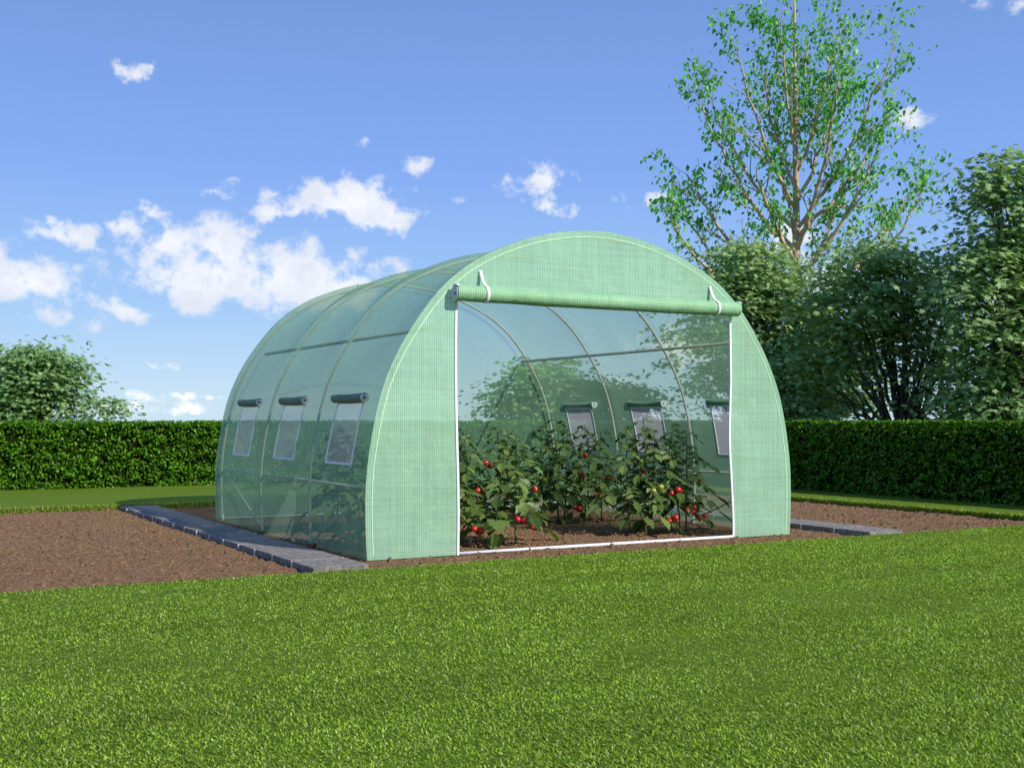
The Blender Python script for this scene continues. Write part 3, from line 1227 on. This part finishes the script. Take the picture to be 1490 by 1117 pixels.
# ------------------------------------------------------------------ tomato plants
TL_V = [(0, 0, 0), (0.20, 0.16, 0.05), (0.17, 0.27, 0.04), (0.33, 0.40, 0.05), (0.24, 0.52, 0.05), (0.27, 0.66, 0.03), (0.13, 0.80, 0.0), (0, 1.0, -0.10),
        (-0.13, 0.80, 0.0), (-0.27, 0.66, 0.03), (-0.24, 0.52, 0.05), (-0.33, 0.40, 0.05), (-0.17, 0.27, 0.04), (-0.20, 0.16, 0.05),
        (0, 0.3, -0.01), (0, 0.6, -0.03)]
TL_F = [(0, 1, 2, 14), (14, 2, 3, 4, 15), (15, 4, 5, 6), (15, 6, 7), (0, 14, 12, 13), (14, 15, 10, 11, 12), (15, 8, 9, 10), (15, 7, 8)]


def uv_sphere(mb, c, r, sx=1.0, sz=0.92, seg=12, ring=8, mi=0):
    rows = []
    for i in range(ring + 1):
        th = math.pi * i / ring
        dimple = 0.10 * math.exp(-((th) / 0.45) ** 2)
        row = []
        for j in range(seg):
            ph = 2 * math.pi * j / seg
            lob = 1 + 0.03 * math.cos(5 * ph) * math.sin(th)
            row.append((c[0] + r * math.sin(th) * math.cos(ph) * lob * sx, c[1] + r * math.sin(th) * math.sin(ph) * lob, c[2] + r * (math.cos(th) - dimple) * sz))
        rows.append(row)
    mb.grid(np.array(rows), mi, closed=True)


def tomato_plant(x, y, h, stems, seed, trusses, label, spread=0.32):
    """stems: offsets of the shoots at the ground; trusses: (dx, dy, z, [fruit offsets], ripe)"""
    r = np.random.default_rng(seed)
    root = empty('tomato_plant', (x, y, -0.02))
    tag(root, label, 'tomato plant', 'tomato plants growing inside the polytunnel')
    sm = MB()
    fm_pos, fm_ax, fm_nr, fm_sc = [], [], [], []
    tops = []
    for (ox, oy, tx, ty, hh) in stems:
        ts = np.linspace(0, 1, 12)
        wob = r.normal(0, 0.012, 2)
        pts = np.stack([ox + (tx - ox) * ts ** 0.8 + wob[0] * np.sin(ts * 7), oy + (ty - oy) * ts ** 0.8 + wob[1] * np.sin(ts * 6 + 1), -0.02 + ts * (hh + 0.02)], axis=1)
        sm.tube(pts, 0.0095 - 0.0062 * ts, 7)
        nl = int(22 * hh / h)
        for i in range(nl):
            t = 0.29 + 0.71 * (i + r.uniform(0, 0.6)) / nl
            t = min(t, 0.995)
            base = np.array([np.interp(t, ts, pts[:, c]) for c in range(3)])
            ang = i * 2.399 + r.uniform(-0.4, 0.4) + seed
            size = (1.0 - 0.62 * max(0, t - 0.35) / 0.65) * r.uniform(0.8, 1.15)
            L = (spread if t < .75 else spread * 0.8) * size
            dirv = np.array([math.cos(ang), math.sin(ang), 0])
            rise = r.uniform(0.15, 0.55) if t > 0.6 else r.uniform(-0.05, 0.40)
            drop = r.uniform(0.25, 0.70)
            q = np.linspace(0, 1, 7)
            rp = base + dirv * (L * (q - 0.18 * q ** 2))[:, None] + np.array([0, 0, 1.0]) * (L * (rise * 1.5 * q - (drop + rise) * q ** 2))[:, None]
            rp[:, 2] = np.maximum(rp[:, 2], 0.06)
            sm.tube(rp, 0.0036 - 0.0022 * q, 5)
            sidev = np.array([-dirv[1], dirv[0], 0])
            tgr = unit(np.gradient(rp, axis=0))
            ls = 0.150 * size
            # end leaflet
            fm_pos.append(rp[-1]); fm_ax.append(tgr[-1] * 0.6 + dirv * 0.5 + np.array([0, 0, -0.10])); fm_nr.append(np.array([0, 0, 1.0]) + dirv * 0.6 + r.normal(0, 0.18, 3)); fm_sc.append(ls * 1.25)
            for kq, sz in ((2, 0.80), (3, 0.45), (4, 1.0), (5, 0.62)):
                for sg in (-1, 1):
                    if sz < 0.7 and r.uniform() < 0.35:
                        continue
                    ax = tgr[kq] * r.uniform(0.35, 0.7) + sidev * sg + np.array([0, 0, r.uniform(-0.35, 0.15)])
                    fm_pos.append(rp[kq]); fm_ax.append(ax); fm_nr.append(np.array([0.1, -0.25, 1.0]) + dirv * 0.30 + r.normal(0, 0.26, 3)); fm_sc.append(ls * sz * r.uniform(0.85, 1.15))
    # trusses of fruit
    fruit = []
    for (dx, dy, z, n_f, fr, ripe) in trusses:
        # nearest shoot point a little above
        bx, by = stems[0][2], stems[0][3]
        best = min(stems, key=lambda q_: (q_[2] - dx) ** 2 + (q_[3] - dy) ** 2)
        tt = min(1, (z + 0.10) / best[4])
        sp = np.array([best[0] + (best[2] - best[0]) * tt ** 0.8, best[1] + (best[3] - best[1]) * tt ** 0.8, z + 0.10])
        end = np.array([dx, dy, z + 0.035])
        mid = (sp + end) / 2 + np.array([0, 0, 0.02])
        sm.tube([sp, mid, end, end + np.array([0, 0, -0.03])], [0.004, 0.0034, 0.003, 0.002], 5)
        for k in range(n_f):
            a = k * 2.1 + seed
            rad = fr * (1.2 if n_f > 1 else 0)
            c = np.array([dx + rad * math.cos(a) * 1.05, dy + rad * math.sin(a) * 0.9, z - (k % 3) * fr * 0.55])
            fruit.append((c, fr * r.uniform(0.88, 1.08), ripe))
    o = sm.build('stem', M_TSTEM, root, True)
    lf = MB()
    lf.batch(TL_V, TL_F, np.array(fm_pos), frames(np.array(fm_ax), np.array(fm_nr)) * np.array([0.96, 1.0, 1.0]), np.array(fm_sc))
    lf.build('foliage', M_TLEAF, root)
    for (c, rr, ripe) in fruit:
        t_ = MB()
        uv_sphere(t_, c, rr)
        fo = t_.build('tomato', M_RED if ripe else M_UNRIPE, root, True)
        cx2 = MB()
        for k in range(5):
            a = 2 * math.pi * k / 5
            d_ = np.array([math.cos(a), math.sin(a), 0])
            s_ = np.array([-math.sin(a), math.cos(a), 0])
            top = c + np.array([0, 0, rr * 0.84])
            cx2.add([top - s_ * 0.004, top + s_ * 0.004, top + d_ * rr * 0.8 + np.array([0, 0, 0.006])], [(0, 1, 2)])
        cx2.tube([c + np.array([0, 0, rr * 0.8]), c + np.array([0, 0, rr * 0.8 + 0.02])], 0.0022, 5)
        co = cx2.build('calyx', M_TSTEM, None)
        co.parent = fo
    return root


FR = 0.0255
V2 = lambda h: [(-0.05, 0.0, -0.10, 0.02, h), (0.055, 0.0, 0.08, 0.03, h * 0.95)]
S2 = lambda h: [(-0.045, 0.02, -0.04, 0.03, h), (0.045, -0.02, 0.10, -0.02, h * 0.93)]
S3 = lambda h: [(-0.11, 0.06, -0.14, 0.08, h * 0.94), (0.02, -0.02, 0.0, 0.0, h), (0.09, 0.02, 0.14, 0.03, h * 0.9)]
plants = [
    (1.00, 0.62, 0.95, S2, 3, [(0.10, -0.24, 0.17, 4, FR * 1.1, True), (0.30, -0.05, 0.68, 4, FR, True), (0.20, -0.10, 0.46, 3, FR, True)],
     'tomato plant nearest the left door edge, four red fruit hanging just above the soil'),
    (1.47, 0.54, 0.93, V2, 8, [(-0.02, -0.20, 0.25, 3, FR * 1.15, True), (0.12, -0.20, 0.18, 3, FR, True), (0.20, -0.10, 0.47, 2, FR * .9, True), (-0.06, 0.0, 0.62, 2, FR * .8, True)],
     'front-row tomato plant on two splayed stems, second from the left door edge'),
    (2.88, 0.63, 1.00, S3, 5, [(0.15, -0.22, 0.18, 4, FR * 1.1, True), (0.19, -0.20, 0.42, 3, FR * 1.1, True), (-0.03, -0.24, 0.45, 5, FR * 1.2, False), (0.30, 0.0, 0.70, 3, FR * .8, True), (-0.08, -0.1, 0.58, 2, FR * .8, True)],
     'front-row tomato plant with unripe green fruit halfway up, right of the door middle'),
    (3.24, 0.56, 0.95, V2, 13, [(-0.04, -0.20, 0.26, 4, FR * 1.1, True), (0.10, -0.18, 0.18, 3, FR, True), (0.14, -0.06, 0.50, 3, FR * .85, True), (-0.10, -0.1, 0.40, 2, FR, True)],
     'rightmost front-row tomato plant, in front of the right side window'),
    (0.52, 0.66, 0.92, V2, 51, [(0.02, -0.12, 0.34, 3, FR, True)],
     'front-row tomato plant veiled by the sheeting left of the door, a hint of red fruit'),
    (0.60, 2.02, 0.93, S2, 57, [(0.05, -0.1, 0.40, 2, FR, True)],
     'back-row tomato plant seen dimly through the shaded left wall and its nearest window'),
    (1.12, 2.00, 0.97, S2, 21, [(0.20, -0.15, 0.66, 2, FR * .8, True), (0.05, -0.1, 0.36, 2, FR * .8, True)],
     'leftmost back-row tomato plant, half hidden behind the front plants'),
    (1.62, 1.98, 0.95, V2, 27, [(0.1, -0.15, 0.30, 2, FR, True), (0.0, -0.12, 0.60, 2, FR * .8, True)],
     'back-row tomato plant in the gap behind the two left front plants'),
    (2.80, 1.96, 1.00, S3, 34, [(0.10, -0.22, 0.19, 4, FR * 1.1, True), (0.28, -0.05, 0.70, 3, FR * .9, True), (0.22, -0.10, 0.50, 3, FR * .9, True), (-0.22, -0.1, 0.47, 3, FR, False)],
     'back-row tomato plant in the middle of the doorway, red truss near the soil'),
    (3.26, 1.98, 0.94, V2, 41, [(-0.04, -0.12, 0.30, 3, FR, True), (0.10, -0.10, 0.45, 2, FR * .9, True)],
     'rightmost back-row tomato plant, behind the plant with green fruit'),
]
for (x, y, h, st, seed, tr, lab) in plants:
    tomato_plant(x, y, h * 1.05, st(h * 1.05), seed, tr, lab)

# ------------------------------------------------------------------ trees
def star_leaf():
    """five-lobed maple leaf, slightly cupped, about one unit long"""
    v = [(0, 0, 0)]
    ang = [-70, -40, -8, 22, 48, 72, 90, 108, 132, 158, 188, 220, 250]
    rad = [0.30, 0.22, 0.52, 0.27, 0.60, 0.34, 0.66, 0.34, 0.60, 0.27, 0.52, 0.22, 0.30]
    for a, q in zip(ang, rad):
        v.append((q * math.cos(R(a)), 0.34 + q * math.sin(R(a)), -0.10 * q * q))
    v[0] = (0, 0.12, 0.02)
    f = [(0, i, i + 1) for i in range(1, 13)]
    return v, f


MAPLE_V, MAPLE_F = star_leaf()
DIA_V = [(0, 0, 0), (0.30, 0.28, 0.03), (0.24, 0.55, 0.03), (0, 1.0, -0.06), (-0.24, 0.55, 0.03), (-0.30, 0.28, 0.03), (0, 0.4, -0.02)]
DIA_F = [(0, 1, 2, 6), (6, 2, 3), (0, 6, 4, 5), (6, 3, 4)]


def limb(p0, d0, length, r0, r1, rnd, n=8, up=0.25, wob=0.12):
    pts = [np.array(p0, dtype=float)]
    d = np.array(d0, dtype=float)
    d /= np.linalg.norm(d)
    st = length / n
    for i in range(n):
        d = d + np.array([rnd.gauss(0, wob), rnd.gauss(0, wob), rnd.gauss(0, wob) * 0.6 + up * 0.12])
        d /= np.linalg.norm(d)
        pts.append(pts[-1] + d * st)
    return np.array(pts), np.linspace(r0, r1, n + 1)


def maple(name, px, dist, lobes, nclump, label, seed, leafmat, leaf=0.105, trunk_r=0.09, n_limb=7, per=20, group=None, base_h=0.25, px_trunk=None):
    """lobes: (px, py, half width px, half height px) outline blobs of the crown at this depth; nclump sprays are spread through them"""
    x, y = spot(px_trunk or px, dist)
    root = empty(name, (x, y, -0.06))
    tag(root, label, 'tree', group)
    rnd = random.Random(seed)
    r = np.random.default_rng(seed)
    k = dist / 1708.0
    LB = []
    for (lx, ly, hw, hh) in lobes:
        wx, wy = spot(lx, dist)
        off = rnd.uniform(-0.4, 0.4) * hw * k
        LB.append((np.array([wx - x + FWD[0] * off, wy - y + FWD[1] * off, 1 + (612 - ly) * k]), hw * k * 1.06, hh * k * 1.08))
    # limbs reach for the lobes
    tm = MB()
    fork = base_h + 0.35
    pts, rr = limb((0, 0, 0), (0, 0, 1), fork, trunk_r * 1.25, trunk_r, rnd, 5, 0.0, 0.04)
    tm.tube(pts, rr, 10)
    nodes = []
    for i in range(n_limb * len(LB)):
        c, hw, hh = LB[i % len(LB)]
        tgt = c + np.array([rnd.uniform(-.75, .75) * hw, rnd.uniform(-.75, .75) * hw, rnd.uniform(-0.5, .8) * hh])
        tgt[2] = max(tgt[2], 0.7)
        q = np.linspace(0, 1, 11)[:, None]
        p0 = pts[-1 - (i % 2)]
        bow = np.array([0, 0, 1.0]) * (0.25 * np.linalg.norm(tgt - p0))
        lp = p0 * (1 - q) ** 2 + 2 * q * (1 - q) * ((p0 + tgt) / 2 + bow * rnd.uniform(-.2, .8)) + tgt * q ** 2
        lp[1:-1] += r.normal(0, 0.025, (9, 3)) * (dist / 18)
        tm.tube(lp, trunk_r * rnd.uniform(0.26, 0.50) * (1 - 0.86 * q[:, 0]), 7)
        nodes += [lp[j] for j in range(4, 11)]
        for s_ in range(3):
            j = rnd.randint(4, 9)
            e = lp[j] + np.array([rnd.gauss(0, .35) * hw, rnd.gauss(0, .35) * hw, rnd.uniform(0.05, .45) * hh])
            tm.tube(np.linspace(lp[j], e, 5) + r.normal(0, 0.01, (5, 3)), np.linspace(trunk_r * 0.14, trunk_r * 0.05, 5), 5)
            nodes.append(e)
    tm.build('trunk', M_BARKD, root, True)
    # sprays of leaves: flattish, drooping outwards, most of them in the outer shell
    pos, ax, nr, scs = [], [], [], []
    vol = np.array([a[1] * a[2] for a in LB])
    pr = vol / vol.sum()
    for i in range(nclump):
        c, hw, hh = LB[r.choice(len(LB), p=pr)]
        u_ = unit(r.normal(size=3))
        if u_[2] < -0.3 and r.uniform() < 0.45:
            u_[2] = -u_[2]
        rad = r.uniform(0, 1) ** 0.36 * (r.uniform(0.80, 1.12) if r.uniform() < 0.86 else r.uniform(1.0, 1.3))
        wob = 1 + 0.45 * mnoise.noise(Vector((u_[0] * 2.2 + seed, u_[1] * 2.2, u_[2] * 2.2)))
        cc = c + u_ * np.array([hw, hw, hh]) * rad * wob
        if cc[2] < 0.55:
            continue
        out = np.array([u_[0], u_[1], 0.0])
        nn = per
        sp = leaf * r.uniform(1.5, 2.8)
        d = r.normal(size=(nn, 3)) * np.array([sp, sp, sp * 0.13])
        rel = d @ np.array([u_[0], u_[1], 0])
        d[:, 2] -= 0.28 * np.maximum(rel, 0) + 0.10 * np.linalg.norm(d[:, :2], axis=1)
        pos.append(cc + d)
        a_ = unit(d * np.array([1, 1, 0.2]) + out * leaf) + r.normal(0, 0.35, (nn, 3)) + np.array([0, 0, -0.32])
        ax.append(a_)
        nr.append(np.array([0.12, -0.34, 1.0]) + out * 0.22 + r.normal(0, 0.30, (nn, 3)))
        scs.append(leaf * r.uniform(0.65, 1.2, nn))
    pos, ax, nr, scs = np.concatenate(pos), np.concatenate(ax), np.concatenate(nr), np.concatenate(scs)
    mb_ = MB()
    mb_.batch(MAPLE_V, MAPLE_F, pos, frames(ax, nr), scs)
    mb_.build('crown', leafmat, root)
    return root


def birch(px, dist, label, seed):
    x, y = spot(px, dist)
    root = empty('birch_tree', (x, y, -0.06))
    tag(root, label, 'tree')
    rnd = random.Random(seed)
    r = np.random.default_rng(seed)
    k = dist / 1708.0
    tm = MB()
    H = 1 + (612 + 4) * k
    n = 16
    ts = np.linspace(0, 1, n)
    tp = np.stack([0.06 * np.sin(ts * 5), 0.05 * np.sin(ts * 4 + 1), ts * H], axis=1)
    tr_ = 0.118 * (1 - ts) ** 0.95 + 0.016
    tm.tube(tp, tr_, 10)
    tw = []

    def twig(p0, d, L, r0, depth):
        pts, rr = limb(p0, d, L, r0, r0 * 0.3, rnd, 6, 0.25, 0.13)
        tm.tube(pts, rr, 5, caps=False)
        tw.append(pts)
        if depth < 2:
            for i in range(2 if depth == 0 else 1):
                j = rnd.randint(2, 6)
                e = unit(pts[j] - pts[j - 1]) * 0.8 + unit(np.array([rnd.gauss(0, 1), rnd.gauss(0, 1), rnd.gauss(0, .6)])) * 0.6
                twig(pts[j], e, L * rnd.uniform(.4, .65), rr[j] * 0.7, depth + 1)

    def grow(p0, tgt, r0):
        q = np.linspace(0, 1, 13)[:, None]
        dv = tgt - p0
        ctrl = p0 + dv * np.array([0.62, 0.62, 0.36])
        pts = p0 * (1 - q) ** 2 + 2 * q * (1 - q) * ctrl + tgt * q ** 2
        pts[2:] += r.normal(0, 0.022, (11, 3))
        rr = r0 * (1 - 0.78 * q[:, 0])
        tm.tube(pts, rr, 8, caps=False)
        L = np.linalg.norm(dv)
        tw.append(pts[7:])
        for i in range(int(2.8 * L + 3)):
            j = rnd.randint(3, 12)
            d = unit(pts[j] - pts[j - 1])
            side = unit(np.array([rnd.gauss(0, 1), rnd.gauss(0, 1), rnd.gauss(0.1, 0.5)]))
            twig(pts[j], d * 0.85 + side * 0.65, min(L, 3.0) * rnd.uniform(0.20, 0.42) * (1.15 - 0.45 * j / 12), rr[j] * 0.55, 0)

    # limbs: (height px on the photograph, end px, end py, depth offset)
    limbs = [(470, 1000, 300, 0.4), (480, 965, 330, -.8), (430, 1010, 235, .9), (360, 1018, 160, -.4), (330, 1045, 130, .8), (300, 1060, 90, -.9), (270, 1110, 60, .5),
             (450, 1335, 275, .5), (470, 1310, 305, -1.0), (400, 1265, 215, -.7), (340, 1315, 120, .3), (330, 1280, 75, -.9), (290, 1245, 40, .6), (250, 1215, 10, -.4), (200, 1185, -10, .5),
             (220, 1125, 20, -.6), (400, 1240, 290, 1.2), (380, 1080, 260, -1.3), (345, 1150, 120, 1.4), (360, 1195, 130, -1.4), (160, 1240, -20, .2), (120, 1120, -30, .3)]
    for (hpx, ex, ey, doff) in limbs:
        z0 = 1 + (612 - hpx) * k
        p0 = np.array([np.interp(z0, tp[:, 2], tp[:, c]) for c in range(3)])
        e2 = np.array([*spot(ex, dist)]) - np.array([x, y]) + FWD * doff
        tgt = np.array([e2[0], e2[1], 1 + (612 - max(ey, 26)) * k])
        rz = float(np.interp(z0, tp[:, 2], tr_))
        grow(p0, tgt, max(rz * 0.64, 0.028))
    tw.append(tp[11:])
    tm.build('trunk', M_BARKB, root, True)
    pos, ax, nr, scs = [], [], [], []
    for pts in tw:
        for j in range(1, len(pts)):
            for q in range(2):
                if rnd.random() < 0.42 + 0.25 * j / len(pts):
                    p = pts[j - 1] + (pts[j] - pts[j - 1]) * rnd.random() + r.normal(0, 0.085, 3)
                    pos.append(p)
                    ax.append(np.array([rnd.gauss(0, .55), rnd.gauss(0, .55), -0.75 + rnd.gauss(0, .3)]))
                    nr.append(np.array([rnd.gauss(0, .7) + 0.3, rnd.gauss(0, .7) - 0.7, rnd.gauss(0.5, .5)]))
                    scs.append(rnd.uniform(0.075, 0.140))
    mb_ = MB()
    mb_.batch(DIA_V, DIA_F, np.array(pos), frames(np.array(ax), np.array(nr)), np.array(scs))
    mb_.build('crown', M_BIRCH, root)
    print('birch leaves', len(pos), 'twigs', len(tw))
    return root


birch(1157, 23.5, 'tall slender tan-barked tree with sparse bright green leaves, towering over the maples', 6)
G_M = 'leafy maples beyond the hedges'
maple('maple_tree', 1090, 21.0, [(1085, 420, 75, 75), (1050, 470, 75, 90), (1130, 470, 80, 90), (1090, 540, 100, 80), (1095, 375, 50, 32), (1150, 560, 60, 60), (1150, 600, 60, 35)], 760,
      'medium maple just right of the tunnel roof, under the tall sparse tree', 31, M_MAPLE, 0.115, group=G_M, px_trunk=1100)
maple('maple_tree', 1290, 18.2, [(1290, 405, 85, 68), (1240, 455, 75, 80), (1340, 460, 75, 85), (1215, 540, 80, 70), (1375, 545, 50, 55), (1290, 365, 50, 28), (1390, 590, 45, 35), (1330, 490, 70, 45)], 640,
      'maple above the shaded hedge with its bare forking limbs showing low down', 32, M_MAPLE, 0.105, trunk_r=0.10, n_limb=5, group=G_M, px_trunk=1312)
maple('maple_tree', 1480, 16.2, [(1500, 290, 85, 75), (1440, 385, 75, 60), (1530, 400, 90, 90), (1450, 480, 85, 80), (1540, 520, 110, 90), (1440, 560, 60, 50), (1455, 250, 42, 36), (1440, 590, 70, 45), (1550, 600, 90, 45)], 960,
      'tallest dense maple at the right edge, its crown cut by the frame', 33, M_MAPLE, 0.105, trunk_r=0.13, group=G_M, px_trunk=1500)
maple('maple_tree', 1200, 20.6, [(1200, 480, 90, 80), (1160, 545, 90, 75), (1225, 540, 60, 65), (1180, 595, 80, 40)], 400,
      'darker maple filling the gap behind the two maples over the shaded hedge', 38, M_MAPLE, 0.12, group=G_M)
maple('maple_tree', 50, 24.0, [(72, 535, 46, 42), (15, 548, 50, 46), (-40, 560, 60, 50), (92, 545, 28, 34), (98, 580, 26, 34), (25, 590, 52, 38), (45, 522, 30, 26)], 520,
      'rounded pale green maple over the sunlit hedge at the left edge', 34, M_MAPLE2, 0.115, group=G_M, px_trunk=45)
maple('maple_sapling', 163, 24.0, [(163, 592, 16, 20)], 30,
      'small lone sapling above the sunlit hedge, right of the pale round maple', 35, M_MAPLE2, 0.105, trunk_r=0.035, n_limb=4, per=14, base_h=0.3)
maple('maple_tree', 790, 22.0, [(800, 555, 60, 46), (745, 575, 40, 34), (845, 580, 40, 34), (790, 595, 80, 30)], 300,
      'bushy maple behind the tunnel, seen through the sheeting left of the doorway hoops', 36, M_MAPLE2, 0.11, group=G_M)
maple('maple_tree', 905, 22.5, [(895, 580, 40, 36), (925, 585, 36, 34)], 130,
      'low round maple behind the tunnel, seen through its right wall over a window', 37, M_MAPLE2, 0.11, trunk_r=0.06, group=G_M)
